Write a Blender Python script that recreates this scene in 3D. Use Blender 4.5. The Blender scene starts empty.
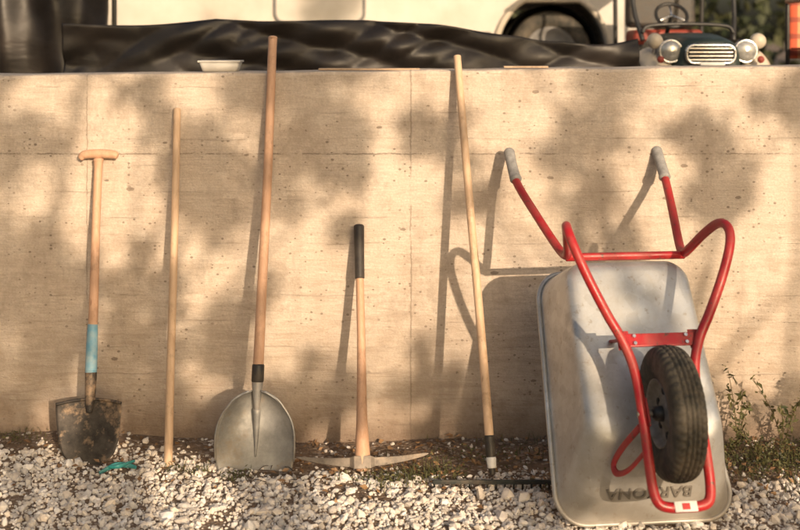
import bpy, bmesh, math, random
import numpy as np
from mathutils import Vector, Matrix, noise as mnoise
random.seed(7); rng=np.random.default_rng(7)
scene=bpy.context.scene
V=Vector

# ------------------------------------------------------------------ node helpers
class NT:
    def __init__(s,name):
        s.m=bpy.data.materials.new(name); s.m.use_nodes=True
        s.t=s.m.node_tree; s.n=s.t.nodes; s.l=s.t.links
        s.b=s.n['Principled BSDF']
        s.tc=s.n.new('ShaderNodeTexCoord')
    def lk(s,a,b): s.l.new(a,b)
    def inp(s,sock,v):
        if hasattr(v,'is_linked') or hasattr(v,'links'): s.l.new(v,sock)
        else: sock.default_value=v
    def mapping(s,scale=(1,1,1),loc=(0,0,0),rot=(0,0,0)):
        m=s.n.new('ShaderNodeMapping'); s.lk(s.tc.outputs['Object'],m.inputs[0])
        m.inputs['Scale'].default_value=scale; m.inputs['Location'].default_value=loc; m.inputs['Rotation'].default_value=rot
        return m.outputs[0]
    def noise(s,scale=5,detail=4,rough=.6,vec=None,dist=0):
        n=s.n.new('ShaderNodeTexNoise'); n.inputs['Scale'].default_value=scale; n.inputs['Detail'].default_value=min(detail,5)
        n.inputs['Roughness'].default_value=rough; n.inputs['Distortion'].default_value=dist
        s.lk(vec if vec is not None else s.tc.outputs['Object'],n.inputs['Vector']); return n.outputs['Fac']
    def vor(s,scale=5,vec=None,feature='F1',out='Distance'):
        n=s.n.new('ShaderNodeTexVoronoi'); n.feature=feature; n.inputs['Scale'].default_value=scale
        s.lk(vec if vec is not None else s.tc.outputs['Object'],n.inputs['Vector']); return n.outputs[out]
    def ramp(s,f,a,b,ca=(0,0,0,1),cb=(1,1,1,1)):
        r=s.n.new('ShaderNodeValToRGB'); s.lk(f,r.inputs[0])
        r.color_ramp.elements[0].position=a; r.color_ramp.elements[1].position=b
        r.color_ramp.elements[0].color=ca; r.color_ramp.elements[1].color=cb
        return r.outputs[0]
    def math(s,op,a,b=0.0,c=None):
        n=s.n.new('ShaderNodeMath'); n.operation=op; s.inp(n.inputs[0],a); s.inp(n.inputs[1],b)
        if c is not None: s.inp(n.inputs[2],c)
        return n.outputs[0]
    def mix(s,f,a,b,mode='MIX'):
        n=s.n.new('ShaderNodeMix'); n.data_type='RGBA'; n.blend_type=mode
        s.inp(n.inputs[0],f); s.inp(n.inputs[6],a); s.inp(n.inputs[7],b); return n.outputs[2]
    def bump(s,h,strength=.3,dist=.01,prev=None):
        n=s.n.new('ShaderNodeBump'); n.inputs['Strength'].default_value=strength; n.inputs['Distance'].default_value=dist
        s.lk(h,n.inputs['Height'])
        if prev is not None: s.lk(prev,n.inputs['Normal'])
        return n.outputs[0]
    def set(s,color=None,rough=None,metal=None,normal=None,**k):
        if color is not None: s.inp(s.b.inputs['Base Color'],color)
        if rough is not None: s.inp(s.b.inputs['Roughness'],rough)
        if metal is not None: s.inp(s.b.inputs['Metallic'],metal)
        if normal is not None: s.lk(normal,s.b.inputs['Normal'])
        for kk,v in k.items(): s.inp(s.b.inputs[kk.replace('_',' ')],v)
        return s.m
def C(r,g,b): return (r,g,b,1)

def simple(name,c1,c2=None,rough=.5,metal=0,scale=20,bump=.15,bd=.002,r2=None):
    t=NT(name); c2=c2 or tuple(x*.7 for x in c1[:3])+(1,)
    n=t.noise(scale,6,.65); f=t.ramp(n,.35,.68)
    rg=t.ramp(n,.3,.7,C(rough,rough,rough),C(*( [r2 if r2 else min(1,rough+.15)]*3)))
    return t.set(t.mix(f,c1,c2),rg,metal,t.bump(t.noise(scale*5,3,.6),bump,bd))

# wood
def wood(name,ca,cb,dirt=.25):
    t=NT(name); v=t.mapping((60,60,3)); n=t.noise(1.0,5,.6,v,1.2)
    col=t.mix(t.ramp(n,.3,.72),ca,cb)
    d=t.ramp(t.noise(9,6,.75),.54,.70); col=t.mix(t.math('MULTIPLY',d,dirt),col,C(.18,.12,.08))
    kn=t.ramp(t.vor(7,t.mapping((3,3,.8))),.04,.11,C(1,1,1),C(0,0,0)); col=t.mix(t.math('MULTIPLY',kn,.5),col,C(.2,.1,.05))
    return t.set(col,t.ramp(n,.2,.8,C(.5,.5,.5),C(.68,.68,.68)),0,t.bump(n,.15,.001))
M_wood=wood('beech_wood',C(.60,.38,.26),C(.49,.29,.18),.5)
M_wood2=wood('ash_wood',C(.66,.48,.33),C(.53,.36,.23),.5)
M_wood3=wood('pine_wood',C(.50,.36,.25),C(.38,.27,.18))

def metal_dirty(name,base,dark,rust,amt=.5,rough=.4,metal=.85,th=.5):
    t=NT(name); n=t.noise(14,8,.7); n2=t.noise(60,6,.7)
    col=t.mix(t.ramp(n,.35,.65),base,dark)
    r=t.math('MULTIPLY',t.ramp(t.noise(6,8,.75),th,th+.13),amt)
    col=t.mix(r,col,rust)
    mt=t.math('MULTIPLY',t.math('SUBTRACT',1.0,r),metal)
    return t.set(col,t.ramp(n2,.3,.7,C(rough,rough,rough),C(rough+.25,rough+.25,rough+.25)),mt,t.bump(n2,.2,.001))
M_spade=metal_dirty('spade_steel',C(.075,.065,.058),C(.022,.020,.019),C(.36,.25,.16),.85,.5,.4,.52)
M_alu=metal_dirty('scoop_aluminium',C(.38,.38,.375),C(.26,.26,.255),C(.28,.23,.18),.75,.46,.65,.47)
M_pick=metal_dirty('pick_steel',C(.30,.26,.22),C(.14,.12,.105),C(.34,.26,.18),.8,.5,.35)
M_rake=metal_dirty('rake_steel',C(.04,.05,.05),C(.02,.02,.02),C(.15,.11,.08),.5,.5,.4)
M_chrome=metal_dirty('chrome',C(.75,.75,.75),C(.6,.6,.6),C(.3,.3,.3),.1,.15,1)
M_black=simple('black_grip',C(.026,.023,.022),C(.06,.05,.042),.55,0,25,.4)
M_blue=simple('blue_sleeve',C(.12,.31,.44),C(.30,.40,.43),.5,0,22,.2)
M_blackpl=simple('black_plastic_socket',C(.02,.02,.02),C(.06,.05,.04),.45,0,30)
M_grip=simple('grey_rubber_grip',C(.32,.32,.32),C(.2,.2,.2),.55,0,40,.3)
M_label=simple('label_white',C(.7,.7,.7),C(.6,.6,.58),.5)
M_labelred=simple('label_red',C(.5,.03,.03),C(.4,.03,.03),.5)
M_teal=simple('teal_plastic',C(.03,.27,.27),C(.05,.2,.2),.4)

# galvanised tray
def trayMat(name,k):
    t=NT(name); n=t.vor(24,None,'F1','Color'); sep=t.n.new('ShaderNodeSeparateColor'); t.lk(n,sep.inputs[0])
    col=t.mix(t.ramp(sep.outputs[0],0,1),C(.53*k,.555*k,.57*k),C(.45*k,.47*k,.485*k))
    dirt=t.ramp(t.noise(5,5,.75),.40,.66); col=t.mix(t.math('MULTIPLY',dirt,.5),col,C(.36*k,.32*k,.265*k))
    scr=t.ramp(t.noise(2,5,.7,t.mapping((30,30,3),rot=(.4,.2,.3))),.62,.68); col=t.mix(t.math('MULTIPLY',scr,.35),col,C(.68*k,.68*k,.67*k))
    spl=t.ramp(t.noise(38,4,.7,t.mapping(loc=(3,3,1))),.60,.66); col=t.mix(t.math('MULTIPLY',spl,.5),col,C(.28*k,.23*k,.17*k))
    sx=t.n.new('ShaderNodeSeparateXYZ'); t.lk(t.tc.outputs['Object'],sx.inputs[0])
    low=t.ramp(t.math('ADD',sx.outputs[2],t.math('MULTIPLY',t.noise(12,5,.7),.2)),.10,.42,C(1,1,1),C(0,0,0))
    col=t.mix(t.math('MULTIPLY',low,.6),col,C(.34*k,.28*k,.21*k))
    return t.set(col,t.ramp(dirt,0,1,C(.42,.42,.42),C(.62,.62,.62)),t.math('SUBTRACT',.68,t.math('MULTIPLY',low,.36)),t.bump(t.noise(9,3,.5),.18,.004))
M_tray=trayMat('galvanised_steel',1.0); M_emb=trayMat('galvanised_steel_darkened',.5)  # lettering gets darkened tray steel, its relief shading painted into the colour
# red paint
t=NT('red_paint'); ch=t.ramp(t.noise(45,8,.75),.60,.64); col=t.mix(t.noise(8),C(.34,.012,.018),C(.43,.02,.026))
dd=t.ramp(t.noise(11,8,.75),.45,.72); col=t.mix(t.math('MULTIPLY',dd,.5),col,C(.28,.12,.09)); col=t.mix(ch,col,C(.12,.055,.04))
M_red=t.set(col,t.ramp(dd,0,1,C(.34,.34,.34),C(.68,.68,.68)),0,t.bump(t.noise(90,3),.08,.001))
# rubber
t=NT('tyre_rubber'); col=t.mix(t.ramp(t.noise(12,8,.75),.4,.65),C(.035,.034,.028),C(.12,.10,.075))
M_tyre=t.set(col,.8,0,t.bump(t.noise(80,4),.2,.001))

# concrete
t=NT('board_formed_concrete')
sx=t.n.new('ShaderNodeSeparateXYZ'); t.lk(t.tc.outputs['Object'],sx.inputs[0]); X,Z=sx.outputs[0],sx.outputs[2]
big=t.noise(1.3,5,.65); mid=t.noise(8,5,.80,t.mapping((1,1,1.3)))
streak=t.noise(1,5,.75,t.mapping((3.5,1,24)),1.0)
grain=t.noise(1,4,.72,t.mapping((9,1,130),loc=(3,0,1)),.5)
blot=t.noise(2.6,5,.82,t.mapping((1.3,1,1.0),loc=(9,2,4)))
run=t.noise(1,5,.7,t.mapping((9,1,.9),loc=(1,0,0)),.3)
col=t.mix(t.ramp(big,.3,.7),C(.70,.61,.525),C(.58,.49,.41))
lowm=t.ramp(Z,.40,1.15,C(.66,.66,.66),C(.24,.24,.24))
col=t.mix(t.math('MULTIPLY',t.ramp(streak,.38,.58,C(1,1,1),C(0,0,0)),lowm),col,C(.40,.315,.24))
col=t.mix(t.math('MULTIPLY',t.ramp(mid,.46,.68),.6),col,C(.74,.675,.60))
col=t.mix(t.math('MULTIPLY',t.ramp(grain,.40,.62,C(1,1,1),C(0,0,0)),.22),col,C(.36,.29,.23))
col=t.mix(t.math('MULTIPLY',t.ramp(blot,.49,.63),.55),col,C(.35,.285,.23))
col=t.mix(t.math('MULTIPLY',t.ramp(run,.55,.72),.30),col,C(.32,.26,.21))
stain=t.ramp(t.math('ADD',Z,t.math('MULTIPLY',t.math('SUBTRACT',blot,.5),1.5)),.05,.55,C(1,1,1),C(0,0,0))
col=t.mix(t.math('MULTIPLY',stain,.42),col,C(.29,.215,.155))
mv=t.mapping((1,1,1.35)); vd=t.vor(48,mv); vc=t.vor(48,mv,'F1','Color'); sc=t.n.new('ShaderNodeSeparateColor'); t.lk(vc,sc.inputs[0])
hr=t.math('MULTIPLY',t.ramp(sc.outputs[0],.58,1.0),.32)
clus=t.ramp(t.noise(2.6,3,.6,t.mapping(loc=(5,0,3))),.40,.54)
hole=t.math('MULTIPLY',t.math('LESS_THAN',vd,hr),clus)
fine=t.noise(120,3,.78)
mv2=t.mapping((1,1,2.2),loc=(2,0,7)); vd2=t.vor(6,mv2); sc2=t.n.new('ShaderNodeSeparateColor'); t.lk(t.vor(6,mv2,'F1','Color'),sc2.inputs[0])
wob=t.math('ADD',vd2,t.math('MULTIPLY',mid,.22))
hole2=t.math('LESS_THAN',wob,t.math('MULTIPLY',t.ramp(sc2.outputs[1],.45,1),.20))
holes=t.math('MAXIMUM',hole,hole2)
zz=t.math('ADD',Z,t.math('MULTIPLY',big,.05))
fr=t.math('PINGPONG',t.math('ADD',zz,.02),.052)
seam=t.math('MULTIPLY',t.math('LESS_THAN',fr,.0018),t.ramp(t.noise(3,5,.75,t.mapping((1,1,9),loc=(1,5,2))),.50,.62))
wobx=t.math('MULTIPLY',t.math('SUBTRACT',mid,.5),.022)
def line(sock,pos,w): return t.math('LESS_THAN',t.math('ABSOLUTE',t.math('ADD',t.math('SUBTRACT',sock,pos),wobx)),w)
j=t.math('MAXIMUM',line(X,-1.252,.0022),line(X,.043,.0032))
j=t.math('MULTIPLY',j,t.ramp(blot,.40,.50))
h1=t.math('MULTIPLY',line(Z,1.145,.0028),t.ramp(t.noise(4,5,.75),.45,.53))
lines=t.math('MAXIMUM',t.math('MULTIPLY',j,.85),h1)
dark=t.math('MAXIMUM',t.math('MULTIPLY',holes,.70),t.math('MAXIMUM',t.math('MULTIPLY',seam,.34),t.math('MULTIPLY',lines,.58)))
col=t.mix(dark,col,C(.15,.11,.08))
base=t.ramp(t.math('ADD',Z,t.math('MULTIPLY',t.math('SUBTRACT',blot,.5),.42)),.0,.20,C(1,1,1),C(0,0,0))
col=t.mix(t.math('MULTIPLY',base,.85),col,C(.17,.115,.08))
topd=t.ramp(t.math('ADD',Z,t.math('MULTIPLY',run,.2)),1.50,1.60); col=t.mix(t.math('MULTIPLY',topd,.5),col,C(.30,.25,.21))
col=t.mix(t.math('MULTIPLY',t.ramp(fine,.40,.62),.34),col,C(.34,.28,.225))
hgt=t.math('ADD',t.math('MULTIPLY',streak,.6),t.math('ADD',t.math('MULTIPLY',grain,.2),t.math('MULTIPLY',mid,.9)))
inv=t.math('SUBTRACT',1.0,t.math('MAXIMUM',holes,t.math('MAXIMUM',lines,t.math('MULTIPLY',seam,.5))))
hh=t.math('ADD',t.math('ADD',t.math('MULTIPLY',hgt,.009),t.math('MULTIPLY',fine,.0020)),t.math('MULTIPLY',inv,.005))
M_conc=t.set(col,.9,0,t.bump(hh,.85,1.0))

# soil
t=NT('soil_and_grit'); n=t.noise(7,5,.7); n2=t.noise(60,4,.75)
col=t.mix(t.ramp(n,.35,.65),C(.24,.17,.12),C(.13,.09,.06)); 
vn=t.vor(70,None,'F1','Color'); sc=t.n.new('ShaderNodeSeparateColor'); t.lk(vn,sc.inputs[0])
col=t.mix(t.math('MULTIPLY',t.ramp(sc.outputs[0],.72,.9),.6),col,C(.45,.39,.33))
M_soil=t.set(col,.95,0,t.bump(t.math('SUBTRACT',n2,t.vor(70)),.9,.012))
# stones
t=NT('limestone_gravel'); at=t.n.new('ShaderNodeAttribute'); at.attribute_name='tint'; 
col=t.mix(t.math('MULTIPLY',t.ramp(t.noise(90,4,.7),.35,.7),.25),at.outputs['Color'],C(.36,.29,.22))
M_stone=t.set(col,.9,0)
def leafmat(name,ca,cb,trans=0):
    t=NT(name); at=t.n.new('ShaderNodeAttribute'); at.attribute_name='tint'; sc=t.n.new('ShaderNodeSeparateColor'); t.lk(at.outputs['Color'],sc.inputs[0])
    col=t.mix(sc.outputs[0],ca,cb); t.set(col,.65,0)
    if trans:
        tr=t.n.new('ShaderNodeBsdfTranslucent'); t.lk(col,tr.inputs[0]); mx=t.n.new('ShaderNodeMixShader'); mx.inputs[0].default_value=trans
        t.lk(t.b.outputs[0],mx.inputs[1]); t.lk(tr.outputs[0],mx.inputs[2]); t.lk(mx.outputs[0],t.n['Material Output'].inputs[0])
    return t.m
M_leaf=leafmat('tree_leaves',C(.035,.06,.02),C(.10,.11,.04))
M_hedge=leafmat('hedge_leaves',C(.022,.035,.014),C(.055,.06,.025))
M_weed=leafmat('weed_leaves',C(.06,.075,.03),C(.16,.15,.06),.25)
M_dry=leafmat('dry_leaves',C(.13,.065,.03),C(.33,.20,.10))
M_bark=simple('bark',C(.12,.09,.065),C(.06,.045,.035),.95,0,14,.8,.02)
# tarp
t=NT('black_tarpaulin'); col=t.mix(t.ramp(t.noise(4,5),.4,.7),C(.018,.015,.014),C(.040,.032,.028))
M_tarp=t.set(col,t.ramp(t.noise(6,4),.3,.7,C(.38,.38,.38),C(.6,.6,.6)),0,t.bump(t.noise(2.6,3,.5,t.mapping((1,1,2),rot=(0,.7,0)),1.0),.35,.03))
M_white=simple('caravan_white',C(.60,.57,.52),C(.50,.46,.40),.4,0,3,.05)
M_cream=simple('cream_paint',C(.58,.51,.42),C(.47,.42,.34),.35,0,8,.05)
M_frame=simple('grey_window_rubber',C(.22,.21,.20),C(.15,.15,.15),.6)
M_glass=simple('dark_glass',C(.03,.035,.04),C(.02,.02,.02),.08,0,5,.02)
M_dark=simple('dark_underside',C(.02,.018,.016),C(.03,.03,.03),.9)
M_blackm=simple('black_metal',C(.02,.02,.02),C(.03,.03,.03),.35,0)
M_wheelw=simple('dusty_steel_rim',C(.27,.26,.24),C(.15,.14,.12),.55,.4)
M_lens=simple('headlamp_lens',C(.55,.55,.52),C(.35,.35,.34),.08,.5,60)
M_redbrown=simple('red_seat',C(.30,.05,.03),C(.2,.04,.03),.5)
M_green=simple('dark_green_paint',C(.03,.045,.04),C(.02,.03,.028),.35)
t=NT('translucent_white_plastic'); M_plastic=t.set(C(.6,.58,.54),t.ramp(t.noise(9),.3,.7,C(.3,.3,.3),C(.5,.5,.5)),0)
t=NT('plaid_fabric'); sx=t.n.new('ShaderNodeSeparateXYZ'); t.lk(t.tc.outputs['Object'],sx.inputs[0])
a=t.math('LESS_THAN',t.math('PINGPONG',sx.outputs[0],.04),.014); b=t.math('LESS_THAN',t.math('PINGPONG',sx.outputs[2],.045),.014)
col=t.mix(t.math('MULTIPLY',a,.6),C(.50,.10,.05),C(.65,.42,.22)); col=t.mix(t.math('MULTIPLY',b,.6),col,C(.12,.04,.04)); M_plaid=t.set(col,.9,0,t.bump(t.noise(200,2),.3,.001))

# ------------------------------------------------------------------ mesh helpers
def link(o,parent=None):
    scene.collection.objects.link(o)
    if parent: o.parent=parent
    return o
def empty(name,loc=(0,0,0)):
    e=bpy.data.objects.new(name,None); e.location=loc; e.empty_display_size=.1; scene.collection.objects.link(e); return e
def mesh(name,verts,faces,mat,parent=None,smooth=True,bevel=0,solid=0,sub=0,autos=False):
    me=bpy.data.meshes.new(name); me.from_pydata([tuple(v) for v in verts],[],faces)
    bm=bmesh.new(); bm.from_mesh(me); bmesh.ops.recalc_face_normals(bm,faces=bm.faces); bm.to_mesh(me); bm.free()
    me.polygons.foreach_set('use_smooth',[smooth]*len(me.polygons)); me.materials.append(mat)
    o=link(bpy.data.objects.new(name,me),parent)
    if solid: m=o.modifiers.new('s','SOLIDIFY'); m.thickness=solid; m.offset=0
    if bevel: m=o.modifiers.new('b','BEVEL'); m.width=bevel; m.segments=3; m.limit_method='ANGLE'
    if sub: m=o.modifiers.new('u','SUBSURF'); m.levels=sub; m.render_levels=sub
    return o
def catmull(pts,n=8):
    pts=[V(p) for p in pts]
    if len(pts)<3: 
        return [pts[0].lerp(pts[1],i/n) for i in range(n+1)]
    P=[pts[0]*2-pts[1]]+pts+[pts[-1]*2-pts[-2]]; out=[]
    for i in range(1,len(P)-2):
        for k in range(n):
            u=k/n; a,b,c,d=P[i-1],P[i],P[i+1],P[i+2]
            out.append(.5*((2*b)+(c-a)*u+(2*a-5*b+4*c-d)*u*u+(3*b-a-3*c+d)*u**3))
    out.append(pts[-1]); return out
def ring_loft(rings,cap=True,closed=True):
    n=len(rings[0]); v=[p for r in rings for p in r]; f=[]
    for i in range(len(rings)-1):
        for k in range(n if closed else n-1):
            a=i*n+k; b=i*n+(k+1)%n; f.append((a,b,b+n,a+n))
    if cap: f.append(tuple(range(n-1,-1,-1))); f.append(tuple(range((len(rings)-1)*n,len(rings)*n)))
    return v,f
def tube(name,pts,r,mat,parent=None,seg=14,n=8,spline=True,cap=True,flat=None,raw=False):
    k0=len(pts); P=catmull(pts,n) if spline else [V(p) for p in pts]
    rs=r if isinstance(r,(list,tuple)) else [r]*k0
    R=[]
    for i in range(len(P)):
        tt=i/(len(P)-1)*(k0-1); a=min(int(tt),k0-2); R.append(rs[a]*(1-(tt-a))+rs[a+1]*(tt-a))
    T=[(P[min(i+1,len(P)-1)]-P[max(i-1,0)]).normalized() for i in range(len(P))]
    up=V((0,1,0)) if abs(T[0].y)<.8 else V((1,0,0)); N=(up-T[0]*up.dot(T[0])).normalized(); rings=[]
    for i in range(len(P)):
        N=(N-T[i]*N.dot(T[i])).normalized(); B=T[i].cross(N)
        sx,sy=(1,1) if flat is None else flat
        rings.append([P[i]+(N*math.cos(2*math.pi*q/seg)*sx+B*math.sin(2*math.pi*q/seg)*sy)*R[i] for q in range(seg)])
    if cap: # rounded ends
        for end in (0,-1):
            d=-T[0] if end==0 else T[-1]; c=P[end]; rr=rings[end]; rad=R[end]
            new=[[c+(p-c)*s+d*rad*h for p in rr] for s,h in ((.88,.2),(.55,.32))]
            if end==0: rings=[new[1],new[0]]+rings
            else: rings=rings+[new[0],new[1]]
    v,f=ring_loft(rings,cap)
    if raw: return v,f
    return mesh(name,v,f,mat,parent)
class Batch:
    def __init__(s): s.v=[];s.f=[]
    def add(s,vf):
        o=len(s.v); s.v+=vf[0]; s.f+=[tuple(i+o for i in q) for q in vf[1]]
    def done(s,name,mat,parent=None): return mesh(name,s.v,s.f,mat,parent)
def box(name,lo,hi,mat,parent=None,bevel=.004,smooth=False,M=None):
    v=[V((x,y,z)) for x in (lo[0],hi[0]) for y in (lo[1],hi[1]) for z in (lo[2],hi[2])]
    if M: v=[M(*p) for p in v]
    f=[(0,1,3,2),(4,6,7,5),(0,4,5,1),(2,3,7,6),(0,2,6,4),(1,5,7,3)]
    return mesh(name,v,f,mat,parent,smooth,bevel)
def lathe(name,prof,center,axis,mat,parent=None,seg=48,mod=None,smooth=True,closed=False):
    axis=V(axis).normalized(); a=V((0,0,1)) if abs(axis.z)<.8 else V((1,0,0)); N=(a-axis*a.dot(axis)).normalized(); B=axis.cross(N); c=V(center)
    rings=[]
    for i in range(seg):
        th=2*math.pi*i/seg; d=N*math.cos(th)+B*math.sin(th)
        rings.append([c+axis*h+d*(r if mod is None else mod(i,k,r,h)) for k,(r,h) in enumerate(prof)])
    n=len(prof); v=[p for r in rings for p in r]; f=[]
    for i in range(seg):
        j=(i+1)%seg
        for k in range(n if closed else n-1): k2=(k+1)%n; f.append((i*n+k,j*n+k,j*n+k2,i*n+k2))
    return mesh(name,v,f,mat,parent,smooth)
class Frame:
    def __init__(s,o,top,yaw=0):
        s.o=V(o); s.U=(V(top)-s.o).normalized(); s.L=(V(top)-s.o).length
        w=V((math.cos(yaw),math.sin(yaw),0)); s.W=(w-s.U*w.dot(s.U)).normalized(); s.V=s.W.cross(s.U)*-1
        if s.V.y>0: s.V=-s.V
    def __call__(s,w,u,v=0): return s.o+s.W*w+s.U*u+s.V*v
def fastmesh(name,verts,tris_or_quads,mat,parent=None,smooth=False,tint=None,k=4):
    me=bpy.data.meshes.new(name); nv=len(verts); nf=len(tris_or_quads)
    me.vertices.add(nv); me.vertices.foreach_set('co',verts.astype(np.float32).ravel())
    me.loops.add(nf*k); me.loops.foreach_set('vertex_index',tris_or_quads.astype(np.int32).ravel())
    me.polygons.add(nf); me.polygons.foreach_set('loop_start',np.arange(nf,dtype=np.int32)*k)
    me.polygons.foreach_set('use_smooth',np.full(nf,smooth)); me.update(calc_edges=True)
    if tint is not None:
        at=me.color_attributes.new('tint','FLOAT_COLOR','POINT'); at.data.foreach_set('color',tint.astype(np.float32).ravel())
    me.materials.append(mat); return link(bpy.data.objects.new(name,me),parent)

# ------------------------------------------------------------------ ground
def g(x,y):
    b=0.018*mnoise.noise(V((x*1.3,y*1.3,0)))+0.010*mnoise.noise(V((x*4,y*4,3)))
    b+=.035*math.exp(-((x+1.45)/.5)**2)*math.exp(-(y/.35)**2)
    fade=1 if abs(x)<6 and y>-6 else 0
    return b*fade
def axis_pts(dense_lo,dense_hi,step,far):
    a=list(np.arange(dense_lo,dense_hi+1e-6,step)); s=step; p=dense_hi; up=[]
    while p<far: s*=1.5; p+=s; up.append(p)
    return a,up
a,up=axis_pts(-3.2,3.2,.04,250); xs=[-q for q in reversed(up)]+a+up
a,up=axis_pts(0,3.0,.04,250); ys=[-(q) for q in reversed(a+up)]; ys[-1]=.10
vs=[(x,y,g(x,y)) for y in ys for x in xs]; nx=len(xs)
fs=[(j*nx+i,j*nx+i+1,(j+1)*nx+i+1,(j+1)*nx+i) for j in range(len(ys)-1) for i in range(nx-1)]
mesh('ground',vs,fs,M_soil)
mesh('terrace_ground',[(-250,.2,1.22),(250,.2,1.22),(250,300,1.22),(-250,300,1.22)],[(0,1,2,3)],M_soil)

# gravel stones
t0=(1+5**.5)/2
ico=np.array([(-1,t0,0),(1,t0,0),(-1,-t0,0),(1,-t0,0),(0,-1,t0),(0,1,t0),(0,-1,-t0),(0,1,-t0),(t0,0,-1),(t0,0,1),(-t0,0,-1),(-t0,0,1)])/math.hypot(1,t0)
icf=np.array([(0,11,5),(0,5,1),(0,1,7),(0,7,10),(0,10,11),(1,5,9),(5,11,4),(11,10,2),(10,7,6),(7,1,8),(3,9,4),(3,4,2),(3,2,6),(3,6,8),(3,8,9),(4,9,5),(2,4,11),(6,2,10),(8,6,7),(9,8,1)])
pts=[]
def soilness(x,y):
    lim=.12
    k=min(1,max(0,(x+.75)/.3)); lim+=k*.25
    if x>1.15: lim+=.04
    lim+=.10*mnoise.noise(V((x*3,1,y*3)))+.06*mnoise.noise(V((x*9,4,y*9)))
    return lim
N=46000
for i in range(N):
    if i<36000: x=random.uniform(-2.3,2.3); y=-random.uniform(.01,1.35)
    else: x=random.uniform(-3.3,3.3); y=-random.uniform(.0,3.2)
    lim=soilness(x,y); d=-y-lim
    p=1 if d>0.09 else (.07 if d<-.05 else .07+.93*((d+.05)/.14)**1.4)
    nn_=mnoise.noise(V((x*4,y*5,9)))
    if nn_<-.26: p*=.40
    if random.random()>p: continue
    r=random.choices([random.uniform(.003,.006),random.uniform(.006,.011),random.uniform(.011,.017),random.uniform(.017,.026)],[56,44,10,.9])[0]
    if d<-.03: r=min(r,.009)
    if -y<r*1.2: y=-r*1.3
    pts.append((x,y,g(x,y)+r*random.uniform(.05,.5),r))
P=np.array(pts); n=len(P)
sh=ico[None]*(1+rng.uniform(-.28,.28,(n,12,1)))
scl=np.stack([rng.uniform(.8,1.35,n),rng.uniform(.7,1.1,n),rng.uniform(.5,.85,n)],1)
sh=sh*scl[:,None]
q=rng.normal(size=(n,4)); q[:,1:3]*=.35; q/=np.linalg.norm(q,axis=1,keepdims=True); w_,x_,y_,z_=q.T
R=np.stack([1-2*(y_**2+z_**2),2*(x_*y_-z_*w_),2*(x_*z_+y_*w_),2*(x_*y_+z_*w_),1-2*(x_**2+z_**2),2*(y_*z_-x_*w_),2*(x_*z_-y_*w_),2*(y_*z_+x_*w_),1-2*(x_**2+y_**2)],1).reshape(n,3,3)
sh=np.einsum('nij,nkj->nki',R,sh)*P[:,None,3:4]+P[:,None,:3]
F=(icf[None]+np.arange(n)[:,None,None]*12).reshape(-1,3)
val=np.clip(rng.normal(.68,.13,n),.22,.85); warm=rng.uniform(.02,.18,n)
tint=np.stack([val,val*(1-warm*.6),val*(1-warm*1.3),np.ones(n)],1); tint=np.repeat(tint[:,None],12,1).reshape(-1,4)
fastmesh('gravel',sh.reshape(-1,3),F,M_stone,tint=tint,k=3)

# ------------------------------------------------------------------ leaves helper
def leaves(name,centers,sizes,mat,parent=None,flatness=0,aspect=.55,normals=None):
    n=len(centers); c=np.array([tuple(q) for q in centers]); s=np.array(sizes)
    a=rng.normal(size=(n,3)); a[:,2]*=(1-flatness); a/=np.linalg.norm(a,axis=1,keepdims=True)
    b=rng.normal(size=(n,3)); b[:,2]*=(1-flatness); b-=a*np.sum(a*b,1,keepdims=True); b/=np.linalg.norm(b,axis=1,keepdims=True)
    nn=np.cross(a,b)
    A=a*s[:,None]; B=b*(s*aspect)[:,None]; K=nn*(s*.18)[:,None]
    v=np.stack([c-A,c-A*.2+B+K,c+A,c-A*.2-B+K],1).reshape(-1,3)
    f=(np.array([[0,1,2,3]])+np.arange(n)[:,None]*4)
    tv=np.repeat(rng.uniform(0,1,n),4); tint=np.stack([tv,tv,tv,np.ones(n*4)],1)
    return fastmesh(name,v,f,mat,parent,False,tint,4)
cs=[];ss=[]
for i in range(1500):
    x=random.uniform(-2.2,2.2); y=-abs(random.gauss(.24,.18)); 
    if x<-.5 and random.random()<.7: continue
    y=min(y,-.02); cs.append((x,y,g(x,y)+random.uniform(.005,.02))); ss.append(random.uniform(.006,.018))
leaves('fallen_leaves',cs,ss,M_dry,flatness=.75)

# ------------------------------------------------------------------ concrete wall
nxw=900; X0,X1=-9,9
prof=lambda zt:[(0,-.25),(0,zt-.014),(.004,zt-.004),(.014,zt),(.24,zt),(.25,zt-.01),(.25,-.25)]
rings=[]
for i in range(nxw+1):
    x=X0+(X1-X0)*i/nxw; zt=1.478+.0112*x+.004*mnoise.noise(V((x*5,0,0)))
    chip=max(0,mnoise.noise(V((x*9,2,0)))-.22)*.035+.003*mnoise.noise(V((x*30,2,0)))
    pr=prof(zt); rr=[]
    for k,(y,z) in enumerate(pr):
        if k==1: z-=chip*1.3
        if k==2: y+=chip*.5; z-=chip*.8
        if k==3: y+=chip
        rr.append(V((x,y,z)))
    rings.append(rr)
v,f=ring_loft(rings,True,True); mesh('concrete_wall',v,f,M_conc,smooth=False)

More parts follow.
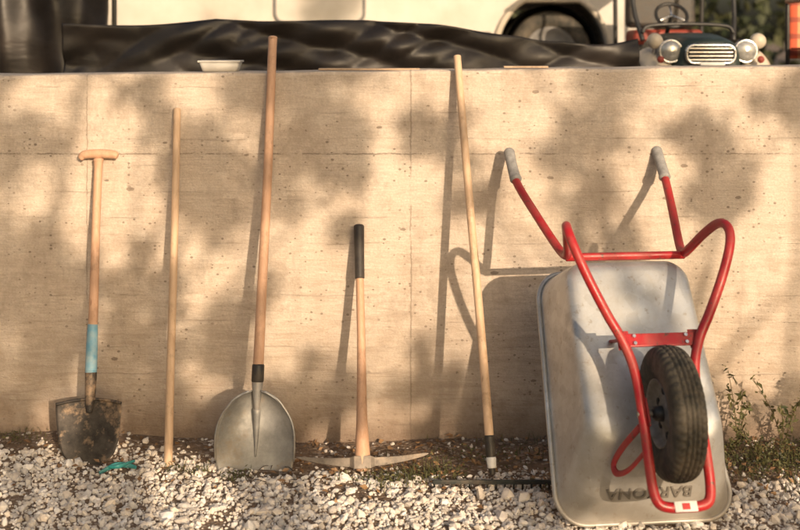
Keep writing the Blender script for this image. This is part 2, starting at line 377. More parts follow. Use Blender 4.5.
# ------------------------------------------------------------------ spade (left)
sp=empty('spade'); F1=Frame((-1.168,-.30,g(-1.168,-.3)-.01),(-1.196,-.035,1.145)); L=F1.L
tube('handle',[F1(0,.36,0),F1(.001,.6,0),F1(-.001,.9,0),F1(0,L-.06,0),F1(0,L-.02,0)],[.0185,.018,.0165,.0165,.021],M_wood,sp)
tube('t_grip',[F1(-.072,L-.012,0),F1(-.055,L+.002,0),F1(0,L+.004,0),F1(.055,L+.0,0),F1(.072,L-.006,0)],[.013,.017,.019,.017,.014],M_wood,sp)
tube('blue_sleeve',[F1(0,.345,0),F1(0,.44,0),F1(0,.52,0)],[.0225,.022,.0195],M_blue,sp)
tube('socket',[F1(0,.20,.004),F1(0,.26,0),F1(0,.35,0)],[.012,.020,.0225],M_spade,sp)
def blade(name,Fr,outline,height,vfun,mat,par,ns=25,nt=25,thick=.003):
    vv=[];ff=[]
    for j in range(nt):
        tt=j/(nt-1); wl,wr,=outline(tt)
        for i in range(ns):
            s=-1+2*i/(ns-1); w=(wl if s<0 else wr)*abs(s)*(1 if s>0 else -1); ub=height(s,tt)
            vv.append(Fr(w,ub,vfun(s,tt)))
    for j in range(nt-1):
        for i in range(ns-1): a=j*ns+i; ff.append((a,a+1,a+ns+1,a+ns))
    return mesh(name,vv,ff,mat,par,True,0,thick)
def interp(x,pts):
    for (a,b),(c,d) in zip(pts,pts[1:]):
        if x<=c: 
            k=(x-a)/(c-a); return b+(d-b)*k
    return pts[-1][1]
def o1(t):
    w=interp(t,[(0,.012),(.03,.045),(.1,.075),(.22,.098),(.4,.112),(.7,.120),(.95,.124),(1,.122)]); return (w,w)
blade('blade',F1,o1,lambda s,t:t*.245-.012*(t)*(abs(s)**3),lambda s,t:-.012+.022*s*s*(.3+.7*t)+.01*t,M_spade,sp)
tube('shoulder_fold',[F1(-.122,.232,.02),F1(-.06,.243,.006),F1(0,.247,.002),F1(.06,.243,.006),F1(.122,.232,.02)],.006,M_spade,sp,seg=8)

wp=empty('broomstick'); F2=Frame((-.872,-.275,g(-.87,-.275)-.01),(-.888,-.018,1.325))
tube('stick',[F2(0,0),F2(0,.4),F2(.002,.9),F2(0,F2.L)],[.0165,.0155,.0150,.0145],M_wood2,wp)

# aluminium scoop shovel
sv=empty('shovel'); F3=Frame((-.543,-.325,g(-.54,-.32)-.008),(-.509,.000,1.60)); L=F3.L
tube('handle',[F3(0,.36,.012),F3(0,.7,0),F3(.002,1.1,-.006),F3(0,L-.05,0),F3(0,L+.01,0)],[.0205,.019,.018,.0175,.019],M_wood,sv)
tube('socket',[F3(.0,.19,-.008),F3(0,.26,.004),F3(0,.32,.012),F3(0,.385,.012)],[.006,.014,.021,.0225],M_alu,sv)
tube('socket_band',[F3(0,.335,.012),F3(0,.392,.012)],[.0235,.0235],M_blackpl,sv,n=2)
def o3(t):
    w=interp(t,[(0,.132),(.05,.140),(.2,.147),(.4,.148),(.55,.142),(.68,.128),(.8,.105),(.9,.078),(.97,.045),(1,.018)]); return (w,w)
blade('blade',F3,o3,lambda s,t:t*.305+.006*(1-t)*(s*s)-.004*abs(s)**4,lambda s,t:-.028+.052*abs(s)**2.6*(.35+.65*min(1,t*1.6))+.05*max(0,t-.72)**1.3*2.2,M_alu,sv,37,37)
for nm,sg in (('rolled_edge',-1),('rolled_edge_2',1)):
    tube(nm,[F3(sg*.146,.05,.0),F3(sg*.148,.12,.022),F3(sg*.142,.17,.026),F3(sg*.128,.208,.028),F3(sg*.105,.243,.031),F3(sg*.078,.274,.034),F3(sg*.03,.30,.03)],.004,M_alu,sv,seg=8)
tube('rib',[F3(0,.06,-.026),F3(0,.14,-.02),F3(0,.23,-.004)],[.004,.010,.016],M_alu,sv)

# pickaxe
pk=empty('pickaxe'); F4=Frame((-.138,-.345,g(-.138,-.345)+.020),(-.163,-.03,.858)); L=F4.L
tube('handle',[F4(0,0,0),F4(0,.05,0),F4(0,.10,0),F4(0,.2,0),F4(.002,.45,0),F4(0,.72,0),F4(0,L-.03,0),F4(0,L,0)],[.032,.034,.030,.0235,.019,.0185,.020,.0215],M_wood,pk,flat=(1,.86))
tube('black_grip',[F4(0,L-.20,0),F4(0,L-.1,0),F4(0,L+.002,0)],[.0212,.0215,.0235],M_black,pk,flat=(1,.9))
rings=[]
K=33
for i in range(K):
    s=-1+2*i/(K-1); w=s*.245; u=.022+.024*s*s
    hgt=.030*(1-abs(s))**.7+.004 if s<0 else .026*(1-abs(s))**.6+.005
    dep=(.022*(1-abs(s))**.8+.003) if s<0 else (.018*(1-abs(s))+.014+.010*s*s)
    if abs(s)<.16: hgt=.040; dep=.046
    rings.append([F4(w,u+hgt*math.sin(a)*.8,dep*math.cos(a)) for a in [math.pi/4+k*math.pi/2 for k in range(4)]])
v,f=ring_loft(rings); mesh('head',v,f,M_pick,pk,False,.003)
# rake
rk=empty('rake'); F5=Frame((.332,-.495,g(.33,-.5)+.03),(.228,-.016,1.535)); L=F5.L
tube('handle',[F5(0,.13,0),F5(.002,.5,.004),F5(0,1.0,.004),F5(0,L,0)],[.0165,.016,.0155,.015],M_wood2,rk)
tube('socket',[F5(0,.02,0),F5(0,.06,0),F5(0,.10,0),F5(0,.15,0)],[.010,.014,.0185,.0185],M_blackpl,rk)
tube('label_band',[F5(0,.045,0),F5(0,.075,0)],[.0165,.0185],M_label,rk,n=2)
zb=g(.33,-.5)+.028
box('rake_bar',(.115,-.512,zb-.007),(.54,-.502,zb+.009),M_rake,rk,.003)
for i in range(14):
    x=.122+i*.0315; tube('tine_%d'%(i+1),[(x,-.507,zb),(x,-.498,zb-.03),(x,-.482,zb-.06)],[.0045,.004,.0025],M_rake,rk,seg=6,n=3)

# teal clip on gravel
tc=empty('plastic_clip'); zc=g(-1.02,-.36)+.018
tube('clip_arm',[(-1.10,-.39,zc-.005),(-1.05,-.36,zc+.012),(-1.01,-.34,zc+.004),(-.975,-.35,zc)],[.005,.008,.008,.005],M_teal,tc,flat=(.5,1.2),seg=10)
tube('clip_arm_2',[(-1.07,-.375,zc+.01),(-1.03,-.375,zc+.014),(-.99,-.31,zc+.01)],[.004,.007,.004],M_teal,tc,flat=(.5,1.2),seg=10)

# ------------------------------------------------------------------ wheelbarrow
wb=empty('wheelbarrow')
th=math.radians(34.3); yaw=math.radians(6.5); O=V((.817,-.812,.012))
out=V((math.sin(yaw),-math.cos(yaw),0)); Uv=-out*math.sin(th)+V((0,0,1))*math.cos(th); Vv=out*math.cos(th)+V((0,0,1))*math.sin(th); Wv=V((math.cos(yaw),math.sin(yaw),0))
def B(w,u,v): return O+Wv*w+Uv*u+Vv*v
def rrect(u0,u1,hw,r,v,taper,n=12,vt=0):
    pts=[]
    for cx,cu,a0 in ((hw-r,u1-r,0),(-hw+r,u1-r,90),(-hw+r,u0+r,180),(hw-r,u0+r,270)):
        for k in range(n+1):
            a=math.radians(a0+90*k/n); pts.append((cx+r*math.cos(a),cu+r*math.sin(a)))
    res=[]
    for i in range(len(pts)):
        p=pts[i];q=pts[(i+1)%len(pts)]; d=math.hypot(p[0]-q[0],p[1]-q[1]); m=6 if d>.1 else 1
        for k in range(m): res.append((p[0]+(q[0]-p[0])*k/m,p[1]+(q[1]-p[1])*k/m))
    return [B(w*(1-taper*(u/.87)),u,v+.004*mnoise.noise(V((w*9,u*9,v*9)))) for w,u in res]
levels=[(0.0,.875,.302,.105,0.0,.15),(.006,.868,.293,.10,.006,.15),(.03,.858,.284,.095,.035,.14),(.075,.845,.270,.09,.10,.12),(.13,.830,.252,.085,.175,.10),(.172,.818,.238,.08,.225,.08),(.190,.812,.231,.078,.243,.07),(.206,.803,.222,.074,.254,.06),(.228,.788,.205,.07,.261,.05),(.26,.765,.18,.06,.263,.05),(.34,.68,.10,.04,.263,.05)]
rings=[rrect(u0,u1,hw,r,v,tp) for u0,u1,hw,r,v,tp in levels]
v,f=ring_loft(rings,False,True); nn=len(rings[0]); f.append(tuple(range((len(rings)-1)*nn,len(rings)*nn)))
mesh('tray',v,f,M_tray,wb,True,0,.0025)
rim=rrect(0,.875,.305,.105,.0,.15); 
tube('rolled_rim',rim+[rim[0],rim[1]],.0085,M_tray,wb,seg=10,spline=False,cap=False)
RT=.0158
for sg,nm in ((-1,'frame_tube'),(1,'frame_tube_2')):
    p=[(.300,1.37,.0),(.296,1.24,.035),(.262,1.06,.125),(.225,.89,.215),(.213,.835,.262),(.216,.825,.31),(.240,.835,.42),(.262,.832,.505),(.272,.797,.548),(.262,.735,.557),(.225,.64,.53),(.17,.53,.49),(.125,.45,.462),(.098,.36,.442),(.092,.23,.425),(.092,.10,.405),(.090,.02,.390),(.078,-.022,.384),(.045,-.035,.382),(0,-.036,.382)]
    tube(nm,[B(sg*a,b,c) for a,b,c in p],RT,M_red,wb,n=6)
    tube('grip'+('' if sg<0 else '_2'),[B(sg*.300,1.395,-.002),B(sg*.300,1.385,.0),B(sg*.2995,1.33,.012),B(sg*.298,1.27,.028),B(sg*.296,1.25,.034)],[.0185,.022,.0205,.0215,.0235],M_grip,wb)
    tube('stay'+('' if sg<0 else '_2'),[B(sg*.092,.13,.41),B(sg*.13,.095,.32),B(sg*.150,.10,.25),B(sg*.150,.135,.225),B(sg*.13,.17,.28),B(sg*.10,.20,.40)],.0085,M_red,wb,seg=8,n=5,flat=(1.3,.7))
    tube('brace'+('' if sg<0 else '_2'),[B(sg*.10,.455,.45),B(sg*.10,.49,.36),B(sg*.10,.52,.268)],.010,M_red,wb,seg=8,n=4,flat=(1.2,.6))
tube('upper_crossbar',[B(-.212,.822,.272),B(.212,.822,.272)],.011,M_red,wb,n=4,seg=8,flat=(.8,1.3))
box('lower_crossbar',(-.115,.435,.448),(.115,.478,.456),M_red,wb,.003,M=B)
for sg in (-1,1):
    box('gusset_%d'%(1 if sg<0 else 2),(sg*.118-.020,.428,.444),(sg*.118+.020,.49,.447),M_red,wb,.002,M=B)
    for uu in (.445,.468):
        lathe('bolt_%d_%d'%(1 if sg<0 else 2,int(uu*1000)),[(0,.006),(.006,.006),(.007,0),(0,0)],B(sg*.085,uu,.457),Vv,M_chrome,wb,6,smooth=False)
wc=B(0,.232,.425)
prof=[(.098,-.036),(.105,-.044),(.125,-.050),(.150,-.053),(.172,-.051),(.187,-.046),(.195,-.040),(.199,-.033),(.201,-.026),(.195,-.024),(.195,-.021),(.203,-.019),(.2045,-.011),(.197,-.009),(.197,-.005),(.205,-.003),(.205,.003),(.197,.005),(.197,.009),(.2045,.011),(.203,.019),(.195,.021),(.195,.024),(.201,.026),(.199,.033),(.195,.040),(.187,.046),(.172,.051),(.150,.053),(.125,.050),(.105,.044),(.098,.036)]
def md(i,k,r,h):
    a=abs(h)
    if r>.186 and a>.0255 and (i+int(0))%4==0: return r-.007
    if r>.196 and .01<a<.02 and i%4==2: return r-.006
    if r>.196 and a<.004 and i%6==0: return r-.005
    return r
lathe('tyre',prof,wc,Wv,M_tyre,wb,192,md)
rp=[(.020,-.030),(.040,-.028),(.055,-.018),(.080,-.016),(.092,-.030),(.100,-.044),(.104,-.046),(.103,-.040),(.096,-.030),(.094,.0),(.096,.030),(.103,.040),(.104,.046),(.100,.044),(.092,.030),(.080,.016),(.055,.018),(.040,.028),(.020,.030)]
lathe('wheel_rim',rp,wc,Wv,M_wheelw,wb,64)
lathe('hub',[(0,-.062),(.012,-.062),(.014,-.058),(.022,-.055),(.024,-.03),(.024,.03),(.022,.055),(.014,.058),(.012,.062),(0,.062)],wc,Wv,M_blackm,wb,24)
tube('axle',[wc-Wv*.108,wc+Wv*.108],.0085,M_wheelw,wb,n=2)
for k in range(6):
    a=2*math.pi*k/6+.3; d=Uv*math.cos(a)+Vv*math.sin(a)
    for s in (-1,1):
        lathe('rim_slot_%d_%s'%(k+1,'a' if s<0 else 'b'),[(0,.003),(.011,.003),(.013,.0),(0,-.002)],wc+d*.067+Wv*s*.0185,Wv*s,M_dark,wb,16)
for s in (-1,1):
    box('axle_bracket_%d'%(1 if s<0 else 2),(s*.080-.003,.19,.405),(s*.080+.003,.275,.45),M_red,wb,.002,M=B)
box('sticker',(-.035,-.052,.394),(.035,-.022,.3985),M_label,wb,.001,M=B)
box('sticker_band',(-.012,-.046,.399),(.012,-.028,.4005),M_labelred,wb,.0005,M=B)
fc=bpy.data.curves.new('embossed_lettering','FONT'); fc.body='BARKONA'; fc.size=.058; fc.extrude=.0022; fc.bevel_depth=.001; fc.align_x='CENTER'; fc.space_character=1.08
to=bpy.data.objects.new('embossed_lettering',fc); to.data.materials.append(M_emb); link(to,wb)
Yt=(B(0,.03,.035)-B(0,.13,.175)).normalized(); Xt=-Wv; nrm=Xt.cross(Yt).normalized()
c0=B(-.01,.0775,.1035)+nrm*.003-Yt*.012
to.matrix_world=Matrix(((Xt.x,Yt.x,nrm.x,c0.x),(Xt.y,Yt.y,nrm.y,c0.y),(Xt.z,Yt.z,nrm.z,c0.z),(0,0,0,1)))

# ------------------------------------------------------------------ weeds and grass
M_weedstem=simple('weed_stem',C(.12,.11,.05),C(.14,.09,.05),.7)
def weed(name,x,y,h,n,spread=.3,leaf=.018,dens=1.0,lm=M_weed):
    e=empty(name,(0,0,0)); cs=[];ss=[]; bt=Batch()
    z0=g(x,y)
    for i in range(n):
        a=random.uniform(0,6.28); l=h*random.uniform(.5,1); dx=math.cos(a)*spread*l; dy=-abs(math.sin(a))*spread*l*.7
        pts=[V((x,y,z0)),V((x+dx*.35,y+dy*.35,z0+l*.5)),V((x+dx,y+dy,z0+l*.97))]
        bt.add(tube('',pts,[.0026,.0020,.0010],None,seg=5,n=4,raw=True))
        c=catmull(pts,10)
        for k,p in enumerate(c[5:]):
            for q in range(2):
                if random.random()<dens: cs.append(p+V((random.uniform(-1,1),random.uniform(-1,1),random.uniform(-.5,.8)))*leaf*.9); ss.append(leaf*random.uniform(.5,1.1))
    bt.done('stems',M_weedstem,e)
    leaves('foliage',cs,ss,lm,e,.2,.4)
weed('weed_plant',1.325,-.09,.35,3,.22,.019,.8)
weed('weed_plant',1.50,-.10,.32,4,.42,.019,.75)
weed('weed_plant',1.38,-.16,.15,4,.9,.012,.6)
weed('weed_plant',1.62,-.2,.13,5,.9,.012,.6)
weed('weed_plant',1.28,-.12,.10,4,.9,.012,.5)
weed('weed_plant',.86,-.1,.10,4,.9,.011,.5)
cs=[];ss=[]
for (cx,cy,rx,ry,n) in ((1.42,-.22,.28,.14,1500),(1.65,-.3,.3,.2,900),(-.02,-.42,.16,.05,230),(.12,-.36,.12,.06,150),(.62,-.5,.10,.08,160),(-.8,-.33,.10,.04,60),(-.6,-.38,.06,.03,40),(-1.52,-.08,.12,.05,60),(.30,-.22,.22,.08,170)):
    for i in range(n):
        x=random.gauss(cx,rx*.55); y=min(-.015,random.gauss(cy,ry*.55)); cs.append((x,y,g(x,y)+abs(random.gauss(0,.018)))); ss.append(random.uniform(.004,.010))
leaves('ground_cover_plants',cs,ss,M_weed,None,.4,.45)
gv=[];gf=[];gt=[]
for (cx,cy,r,n) in ((-.03,-.43,.16,120),(.12,-.38,.14,100),(-.78,-.33,.08,40),(-.60,-.40,.04,20),(.62,-.52,.10,70),(1.45,-.2,.3,260),(1.35,-.45,.2,60),(-1.5,-.05,.1,30),(.9,-.12,.3,60),(.42,-.15,.3,60)):
    for i in range(n):
        x=random.gauss(cx,r*.5); y=min(-.01,random.gauss(cy,r*.3)); z=g(x,y); h=random.uniform(.015,.05); a=random.uniform(0,6.28); ln=random.uniform(.1,.9)*h
        dx,dy=math.cos(a)*ln,math.sin(a)*ln; px,py=-math.sin(a)*.0014,math.cos(a)*.0014; b=len(gv)
        gv+= [(x-px,y-py,z),(x+px,y+py,z),(x+dx*.4+px,y+dy*.4+py,z+h*.65),(x+dx*.4-px,y+dy*.4-py,z+h*.65),(x+dx+px*.1,y+dy,z+h),(x+dx-px*.1,y+dy,z+h)]
        gf+=[(b,b+1,b+2,b+3),(b+3,b+2,b+4,b+5)]; tt=random.random(); gt+=[(tt,tt,tt,1)]*6
fastmesh('grass_tufts',np.array(gv),np.array(gf),M_weed,None,False,np.array(gt),4)
bt=Batch()
for i in range(110):
    x=random.uniform(-.9,1.9); y=-random.uniform(.03,.5); z=g(x,y)+.012; a=random.uniform(0,3.1); l=random.uniform(.02,.07)
    bt.add(tube('',[(x,y,z),(x+math.cos(a)*l*.5,y+math.sin(a)*l*.4,z+.006),(x+math.cos(a)*l,y+math.sin(a)*l*.8,z)],[.0018,.0016,.001],None,seg=5,n=3,raw=True))
bt.done('twigs',M_bark)

# ------------------------------------------------------------------ terrace: tarp
vv=[];ff=[];nxt,nzt=300,30
xa,xb=-1.55,1.10
for j in range(nzt):
    for i in range(nxt):
        x=xa+(xb-xa)*i/(nxt-1)
        top=1.690-.012*math.sin(x*3.1)+.006*mnoise.noise(V((x*4,0,0)))
        k=min(1,max(0,(x-.15)/.55)); top-=.075*k*k*(3-2*k)
        if x>.75: top-=.02*math.sin((x-.75)*9)
        zb=1.26; tt=j/(nzt-1)
        sag=abs(math.sin((x+1.55)/.70*math.pi)); top-=.014*sag
        z=zb+(top-zb)*tt
        fold=.022*math.sin(x*12+1.8*math.sin(x*4)+z*3.0)*(.4+.8*mnoise.noise(V((x*1.7,3,1))))
        diag=.075*abs(mnoise.noise(V((x*2.0+z*5.5,z*1.8-x*.8,2))))+.045*abs(mnoise.noise(V((x*4.5-z*8,z*2.4+x,7))))
        y=.72+fold-diag
        vv.append((x,y,z))
for j in range(nzt-1):
    for i in range(nxt-1): a=j*nxt+i; ff.append((a,a+1,a+nxt+1,a+nxt))
tp=empty('black_tarpaulin'); mesh('sheet',vv,ff,M_tarp,tp,True,0,.002)
for k in range(4):
    x=-1.5+k*.8; tube('post_%d'%(k+1),[(x,.80,1.2),(x,.80,1.56)],.014,M_blackm,tp,n=2)
vv=[];ff=[]
for j in range(30):
    for i in range(100):
        x=-2.95+1.31*i/99; z=1.22+.9*j/29; vv.append((x,1.9+.04*math.sin(x*22+z*2)+.04*mnoise.noise(V((x*8,z*4,1))),z))
for j in range(29):
    for i in range(99): a=j*100+i; ff.append((a,a+1,a+101,a+100))
dr=empty('black_drape'); mesh('cloth',vv,ff,M_tarp,dr,True,0,.003); tube('rail',[(-2.98,1.9,2.12),(-1.60,1.9,2.12)],.015,M_blackm,dr,n=2)
tube('rail_post',[(-2.97,1.96,1.2),(-2.97,1.96,2.12)],.015,M_blackm,dr,n=2); tube('rail_post_2',[(-1.63,1.96,1.2),(-1.63,1.96,2.12)],.015,M_blackm,dr,n=2)

# caravan
cv=empty('caravan'); yc=2.9
x0,x1,zb,zt=-1.98,1.66,1.56,3.65; wx,wz,wr=.99,1.52,.33
pl=[(x0+.08,zb)]
pl+=[(wx-wr*math.cos(a)*1.08,wz+wr*min(1,math.sin(a)*1.15)) for a in [math.asin((zb-wz)/wr)+ (math.pi-2*math.asin((zb-wz)/wr))*k/20 for k in range(21)]]
pl+=[(x1-.05,zb),(x1,zb+.1),(x1+.06,2.6),(x1-.1,3.35),(x1-.45,zt),(x0+.5,zt),(x0+.12,3.4),(x0,2.7),(x0,zb+.15)]
n=len(pl); v=[(a,yc,b) for a,b in pl]+[(a,yc+2.1,b) for a,b in pl]
f=[tuple(range(n)),tuple(range(2*n-1,n-1,-1))]+[(i,(i+1)%n,n+(i+1)%n,n+i) for i in range(n)]
mesh('body',v,f,M_white,cv,False,.02)
tr=[(wx-(wr+.012)*math.cos(a)*1.08,yc-.012,wz+(wr+.012)*min(1,math.sin(a)*1.15)) for a in [.06+(math.pi-.12)*k/24 for k in range(25)]]
tube('wheel_arch_trim',tr,.022,M_cream,cv,spline=False,seg=10)
lathe('arch_liner',[(.31,-.0),(.31,.4),(0,.4)],(wx,yc+.03,wz),(0,1,0),M_dark,cv,32)
tyrep=[(.17,-.07),(.20,-.09),(.25,-.085),(.268,-.06),(.27,0),(.268,.06),(.25,.085),(.17,.07)]
lathe('wheel_tyre',tyrep,(wx,yc+.13,wz),(0,1,0),M_tyre,cv,48)
lathe('wheel_disc',[(0,-.05),(.05,-.055),(.06,-.03),(.14,-.04),(.172,-.07),(.172,.05)],(wx,yc+.13,wz),(0,1,0),M_frame,cv,40)
lathe('wheel_tyre_2',tyrep,(wx,yc+1.95,wz),(0,1,0),M_tyre,cv,48)
def rr2(xa,xb,za,zb2,r,y,n=6):
    o=[]
    for cx,cz,a0 in ((xb-r,zb2-r,0),(xa+r,zb2-r,90),(xa+r,za+r,180),(xb-r,za+r,270)):
        for k in range(n+1): a=math.radians(a0+90*k/n); o.append(V((cx+r*math.cos(a),y,cz+r*math.sin(a))))
    return o
def framed(nm,xa,xb,za,zb2,panel,r=.06):
    o=rr2(xa,xb,za,zb2,r,yc-.010); tube(nm+'_frame',o+[o[0],o[1]],.011,M_frame,cv,spline=False,cap=False,seg=8)
    o1=rr2(xa,xb,za,zb2,r,yc-.002); o2=rr2(xa+.01,xb-.01,za+.01,zb2-.01,r*.9,yc-.012); v,f=ring_loft([o1,o2],False); f.append(tuple(range(len(o1),2*len(o1)))); mesh(nm,v,f,panel,cv,False)
framed('locker_hatch',-.815,-.235,1.715,2.25,M_white)
framed('window',-1.75,-1.0,2.45,3.05,M_glass,.08); framed('window_2',.55,1.4,2.4,3.05,M_glass,.08); framed('door',-.1,.5,1.95,3.4,M_white,.08)
box('waist_stripe',(x0+.02,yc-.006,2.31),(x1,yc-.002,2.36),M_redbrown,cv,.001)
box('skirt_rail',(x0+.1,yc-.014,1.63),(wx-.40,yc-.002,1.655),M_frame,cv,.003)
box('chassis',(x0+.2,yc+.3,1.46),(x1-.1,yc+1.8,1.555),M_dark,cv,.01)
for k,xx in enumerate((-1.7,1.45)): tube('jack_%d'%(k+1),[(xx,yc+.3,1.2),(xx,yc+.3,1.56)],.02,M_frame,cv,n=2)

# ride-on toy car
tcx,ty=1.52,1.05; car=empty('ride_on_toy_car')
def hood_ring(y,w,zl,zh,r):
    o=[]
    for a in range(0,181,12):
        aa=math.radians(a); c=math.cos(aa); s=math.sin(aa)
        o.append(V((tcx+w*math.copysign(abs(c)**.55,c),y,zl+(zh-zl)*abs(s)**.6)))
    o+= [V((tcx-w,y,zl-.06)),V((tcx+w,y,zl-.06))]
    return o
R_=[hood_ring(ty-.01,.12,1.50,1.585,0),hood_ring(ty+.0,.15,1.47,1.60,0),hood_ring(ty+.06,.17,1.46,1.612,0),hood_ring(ty+.3,.22,1.45,1.63,0),hood_ring(ty+.45,.25,1.45,1.64,0)]
v,f=ring_loft(R_); mesh('bonnet',v,f,M_green,car)
box('body_tub',(tcx-.26,ty+.45,1.33),(tcx+.26,ty+1.15,1.56),M_green,car,.04)
box('cockpit_floor',(tcx-.22,ty+.47,1.565),(tcx+.22,ty+.95,1.575),M_dark,car,.002)
box('seat',(tcx-.2,ty+.85,1.57),(tcx+.2,ty+1.1,1.66),M_redbrown,car,.03)
box('seat_back',(tcx-.2,ty+1.02,1.67),(tcx+.2,ty+1.12,1.92),M_blackpl,car,.03)
for s in (-1,1):
    rg=[]
    for k in range(13):
        a=math.pi*(k/12); yy=ty+.19-.20*math.cos(a); zz=1.38+.18*math.sin(a)
        rg.append([V((tcx+s*(.17+ .15*q),yy,zz-.05*(abs(q-.5)*2)**2.5)) for q in [i/8 for i in range(9)]])
    v=[p for r in rg for p in r]; f=[(i*9+k,i*9+k+1,(i+1)*9+k+1,(i+1)*9+k) for i in range(12) for k in range(8)]
    mesh('front_wing_%d'%(1 if s<0 else 2),v,f,M_cream,car,True,0,.01)
    c=(tcx+s*.185,ty+.02,1.545)
    lathe('headlamp_shell_%d'%(1 if s<0 else 2),[(0,.13),(.03,.12),(.05,.08),(.058,.03),(.060,0),(.056,-.008),(.050,-.004)],c,(0,1,0),M_chrome,car,32)
    lathe('headlamp_lens_%d'%(1 if s<0 else 2),[(.051,-.004),(.04,-.014),(.02,-.020),(0,-.022)],c,(0,1,0),M_lens,car,32)
    lathe('side_lamp_%d'%(1 if s<0 else 2),[(0,-.03),(.02,-.028),(.036,-.015),(.04,.01),(.03,.03),(0,.05)],(tcx+s*.255,ty+.05,1.595),(0,1,0),M_cream,car,24)
    tube('side_lamp_stalk_%d'%(1 if s<0 else 2),[(tcx+s*.255,ty+.06,1.57),(tcx+s*.255,ty+.09,1.52)],.012,M_chrome,car,n=2)
    lathe('indicator_%d'%(1 if s<0 else 2),[(0,-.012),(.015,-.01),(.018,0)],(tcx+s*.245,ty-.025,1.505),(0,1,0),M_redbrown,car,16)
    for yy,nm in ((ty+.19,'front'),(ty+.95,'rear')):
        lathe('%s_wheel_%d'%(nm,1 if s<0 else 2),[(0,-.04),(.06,-.042),(.07,-.05),(.12,-.045),(.14,-.03),(.145,0),(.14,.03),(.12,.045),(.07,.05),(.06,.042),(0,.04)],(tcx+s*.27,yy,1.365),(1,0,0),M_tyre,car,32)
    tube('roof_post_%d'%(1 if s<0 else 2),[(tcx+s*.24,ty+.42,1.60),(tcx+s*.27,ty+.52,1.80),(tcx+s*.26,ty+.62,2.15)],.013,M_blackm,car)
    tube('rear_post_%d'%(1 if s<0 else 2),[(tcx+s*.25,ty+1.12,1.5),(tcx+s*.26,ty+1.1,2.15)],.013,M_blackm,car)
o=rr2(tcx-.118,tcx+.118,1.487,1.575,.035,ty-.03); tube('grille_frame',o+[o[0],o[1]],.008,M_chrome,car,spline=False,cap=False,seg=8)
box('grille_back',(tcx-.11,ty-.028,1.49),(tcx+.11,ty-.012,1.572),M_dark,car,.006)
for k in range(4): box('grille_slat_%d'%(k+1),(tcx-.108,ty-.036,1.501+k*.0185),(tcx+.108,ty-.029,1.5065+k*.0185),M_chrome,car,.001)
tube('bumper',[(tcx-.30,ty+.03,1.462),(tcx-.27,ty-.05,1.462),(tcx,ty-.07,1.462),(tcx+.27,ty-.05,1.462),(tcx+.30,ty+.03,1.462)],.014,M_chrome,car)
box('number_plate',(tcx-.06,ty-.062,1.478),(tcx+.06,ty-.056,1.492),M_label,car,.001)
tube('windscreen_frame',[(tcx-.24,ty+.42,1.64),(tcx-.2,ty+.43,1.675),(tcx,ty+.44,1.685),(tcx+.2,ty+.43,1.675),(tcx+.24,ty+.42,1.64)],.010,M_blackm,car)
tube('canopy_bar',[(tcx-.26,ty+.62,2.15),(tcx+.26,ty+.62,2.15)],.013,M_blackm,car,n=2)
box('canopy',(tcx-.3,ty+.5,2.16),(tcx+.3,ty+1.2,2.19),M_tarp,car,.01)
sc_=V((tcx-.04,ty+.62,1.735)); ax=V((0,-.75,.66)).normalized(); a1=V((1,0,0)); a2=ax.cross(a1)
pp=[sc_+(a1*math.cos(k*math.pi/12)+a2*math.sin(k*math.pi/12))*.085 for k in range(25)]
tube('steering_wheel',pp,.010,M_blackm,car,spline=False,cap=False,seg=8)
for k in range(3):
    a=math.pi/2+k*2.094; tube('spoke_%d'%(k+1),[sc_,sc_+(a1*math.cos(a)+a2*math.sin(a))*.085],.006,M_chrome,car,n=2)
tube('steering_column',[sc_,sc_-ax*.2],.012,M_blackm,car,n=2)

# camping chair with plaid fabric
ch=empty('camping_chair'); cx,cy=2.34,1.6
vv=[];ff=[]
for j in range(16):
    for i in range(14):
        x=cx-.24+.48*i/13; z=1.50+.60*j/15; vv.append((x,cy+.03*math.sin(math.pi*i/13)+.012*mnoise.noise(V((x*9,z*9,0))),z))
for j in range(15):
    for i in range(13): a=j*14+i; ff.append((a,a+1,a+15,a+14))
mesh('back_cloth',vv,ff,M_plaid,ch,True,0,.003)
box('seat_cloth',(cx-.24,cy-.42,1.55),(cx+.24,cy-.02,1.56),M_plaid,ch,.004)
for s in (-1,1):
    tube('back_post_%d'%(1 if s<0 else 2),[(cx+s*.25,cy,1.22),(cx+s*.25,cy,2.12)],.012,M_blackm,ch,n=2)
    tube('front_leg_%d'%(1 if s<0 else 2),[(cx+s*.25,cy-.42,1.22),(cx+s*.25,cy-.42,1.8)],.012,M_blackm,ch,n=2)
    tube('arm_%d'%(1 if s<0 else 2),[(cx+s*.25,cy-.45,1.81),(cx+s*.25,cy,1.81)],.016,M_wood,ch,n=2)

pc=empty('plastic_container'); zc=1.472
o=[]
for (hw,hd,z) in ((.070,.045,zc),(.082,.055,zc+.036)):
    o.append([V((-.735+x,.12+y,z)) for x,y in [( (hw-.015)*sx+.015*math.cos(a),(hd-.015)*sy+.015*math.sin(a)) for sx,sy,a0 in ((1,1,0),(-1,1,90),(-1,-1,180),(1,-1,270)) for a in [math.radians(a0+k*22.5) for k in range(5)]]])
v,f=ring_loft(o); mesh('tub',v,f,M_plastic,pc,True)
box('lid',(-.822,.062,zc+.037),(-.648,.178,zc+.045),M_plastic,pc,.003)
wsl=empty('wooden_slat'); box('slat',(-.33,.04,1.478),(.08,.10,1.486),M_wood3,wsl,.002)
wsl2=empty('wooden_slat'); box('slat',(.42,.05,1.487),(.60,.10,1.495),M_wood3,wsl2,.002)

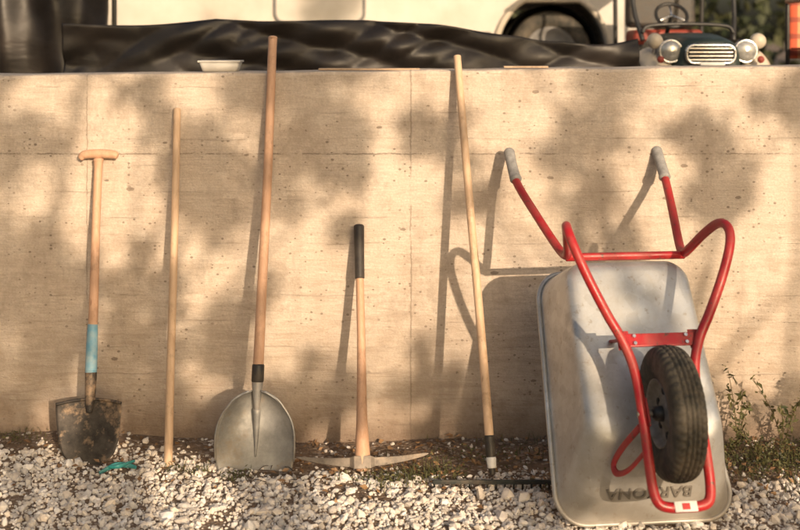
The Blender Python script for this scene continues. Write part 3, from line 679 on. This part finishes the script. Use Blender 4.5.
# ------------------------------------------------------------------ sun direction, trees
EL=math.radians(15); AZ=math.radians(22)
S=V((math.sin(AZ)*math.cos(EL),-math.cos(AZ)*math.cos(EL),math.sin(EL)))
def tree(name,base,targets,nleaf,lsize=(.03,.055)):
    e=empty(name); cs=[];ss=[]; b=V(base)
    top=V((0,0,0))
    for c,r in targets: top+=c
    top/=len(targets)
    tr=[b,b+V((.1,.05,1.2)),b.lerp(top,.55)+V((-.1,0,0)),top]
    tube('trunk',tr,[.17,.13,.10,.05],M_bark,e,seg=12); bt=Batch()
    for i,(c,r) in enumerate(targets):
        st=catmull(tr,8)[random.randint(10,20)]
        mid=st.lerp(c,.5)+V((random.uniform(-.15,.15),random.uniform(-.2,.2),.15))
        bt.add(tube('',[st,mid,c],[.03,.016,.006],None,seg=6,n=4,raw=True))
        m=int(nleaf*(r/.2)**2)
        sub=[V((random.gauss(0,1),random.gauss(0,1),random.gauss(0,1)))*r*.55 for _ in range(9)]
        for k in range(m):
            d=random.choice(sub)+V((random.gauss(0,1),random.gauss(0,1),random.gauss(0,1)))*r*.24; cs.append(c+d); ss.append(random.uniform(*lsize))
    bt.done('limbs',M_bark,e)
    leaves('crown',cs,ss,M_leaf,e,0,.6)
shade=[(-1.62,1.15,.16),(-1.40,.62,.18),(-1.55,.35,.22),(-1.62,.7,.16),(-.80,1.12,.16),(-.62,.98,.14),(-.35,1.28,.18),(-.22,1.05,.14),(.15,1.2,.12),(.30,.98,.10),(.68,1.18,.14),(.72,.92,.12),(1.22,1.22,.12),(1.26,.98,.12),
(-.98,.50,.15),(-.66,.42,.15),(-1.05,.18,.16),(-.82,.10,.14),(-.25,.18,.13),(.10,.22,.12),(-.45,.06,.15),(.35,.02,.13),(1.60,1.35,.12),(-1.0,1.38,.09),(.1,-.14,.13),(-.7,-.22,.14),(.55,.45,.09),(1.62,.10,.12),(.85,-.3,.15),(-1.5,-.25,.13),(1.95,.9,.2),(-2.1,.8,.4),(-1.9,1.6,.3),(2.2,.4,.3),(-.5,1.75,.3),(.8,1.8,.3),(1.6,1.9,.3),(.2,2.1,.4),(-1.1,2.1,.4),(-1.2,1.75,.2)]
T1=[];T2=[]
for (x,z,r) in shade:
    k=random.uniform(8.5,11.0); c=V((x,0,z))+S*k
    (T1 if x<.1 else T2).append((c,r))
tree('tree',(2.2,-10.2,0),T1,850,(.022,.042))
tree('tree',(5.4,-9.6,0),T2,750,(.022,.042))
cs=[];ss=[]
for i in range(16000):
    x=random.uniform(-12,12); z=1.2+random.random()**.8*(3.2+.6*mnoise.noise(V((x*.7,0,0)))); y=9+random.gauss(0,.35)+.5*mnoise.noise(V((x,z,0))); cs.append((x,y,z)); ss.append(random.uniform(.06,.13))
leaves('hedge',cs,ss,M_hedge,None,0,.6)
for k,(bx,by) in enumerate(((-9,-18),(-3,-21),(13,-17),(-14,-11))):
    ts=[(V((bx+random.gauss(0,1.4),by+random.gauss(0,1.2),random.uniform(2.4,6))),random.uniform(.7,1.1)) for _ in range(16)]
    tree('tree',(bx,by,0),ts,14,(.1,.2))
# ------------------------------------------------------------------ light
w=bpy.data.worlds.new('World'); scene.world=w; w.use_nodes=True; nt=w.node_tree
sk=nt.nodes.new('ShaderNodeTexSky'); sk.sky_type='NISHITA'; sk.sun_disc=False; sk.sun_elevation=EL; sk.sun_rotation=math.pi-AZ; sk.dust_density=6.0; sk.air_density=1.0; sk.ozone_density=.2
bg=nt.nodes['Background']; nt.links.new(sk.outputs[0],bg.inputs[0]); bg.inputs[1].default_value=.145
sl=bpy.data.lights.new('sun','SUN'); sl.energy=5.0; sl.angle=math.radians(.45); sl.color=(1,.76,.52)
so=bpy.data.objects.new('sun',sl); so.rotation_euler=S.to_track_quat('Z','Y').to_euler(); so.location=(5,-9,6); scene.collection.objects.link(so)
cd=bpy.data.cameras.new('camera'); cam=bpy.data.objects.new('camera',cd); scene.collection.objects.link(cam)
cam.location=(0,-4.6,1.6); cam.rotation_euler=(math.radians(90),0,0); cd.sensor_width=36; cd.lens=51.75; cd.shift_y=-.281; cd.clip_end=1000; cd.clip_start=.05
cd.dof.use_dof=True; cd.dof.focus_distance=4.25; cd.dof.aperture_fstop=1.9
scene.camera=cam
scene.view_settings.view_transform='Standard'; scene.view_settings.look='None'; scene.view_settings.exposure=0
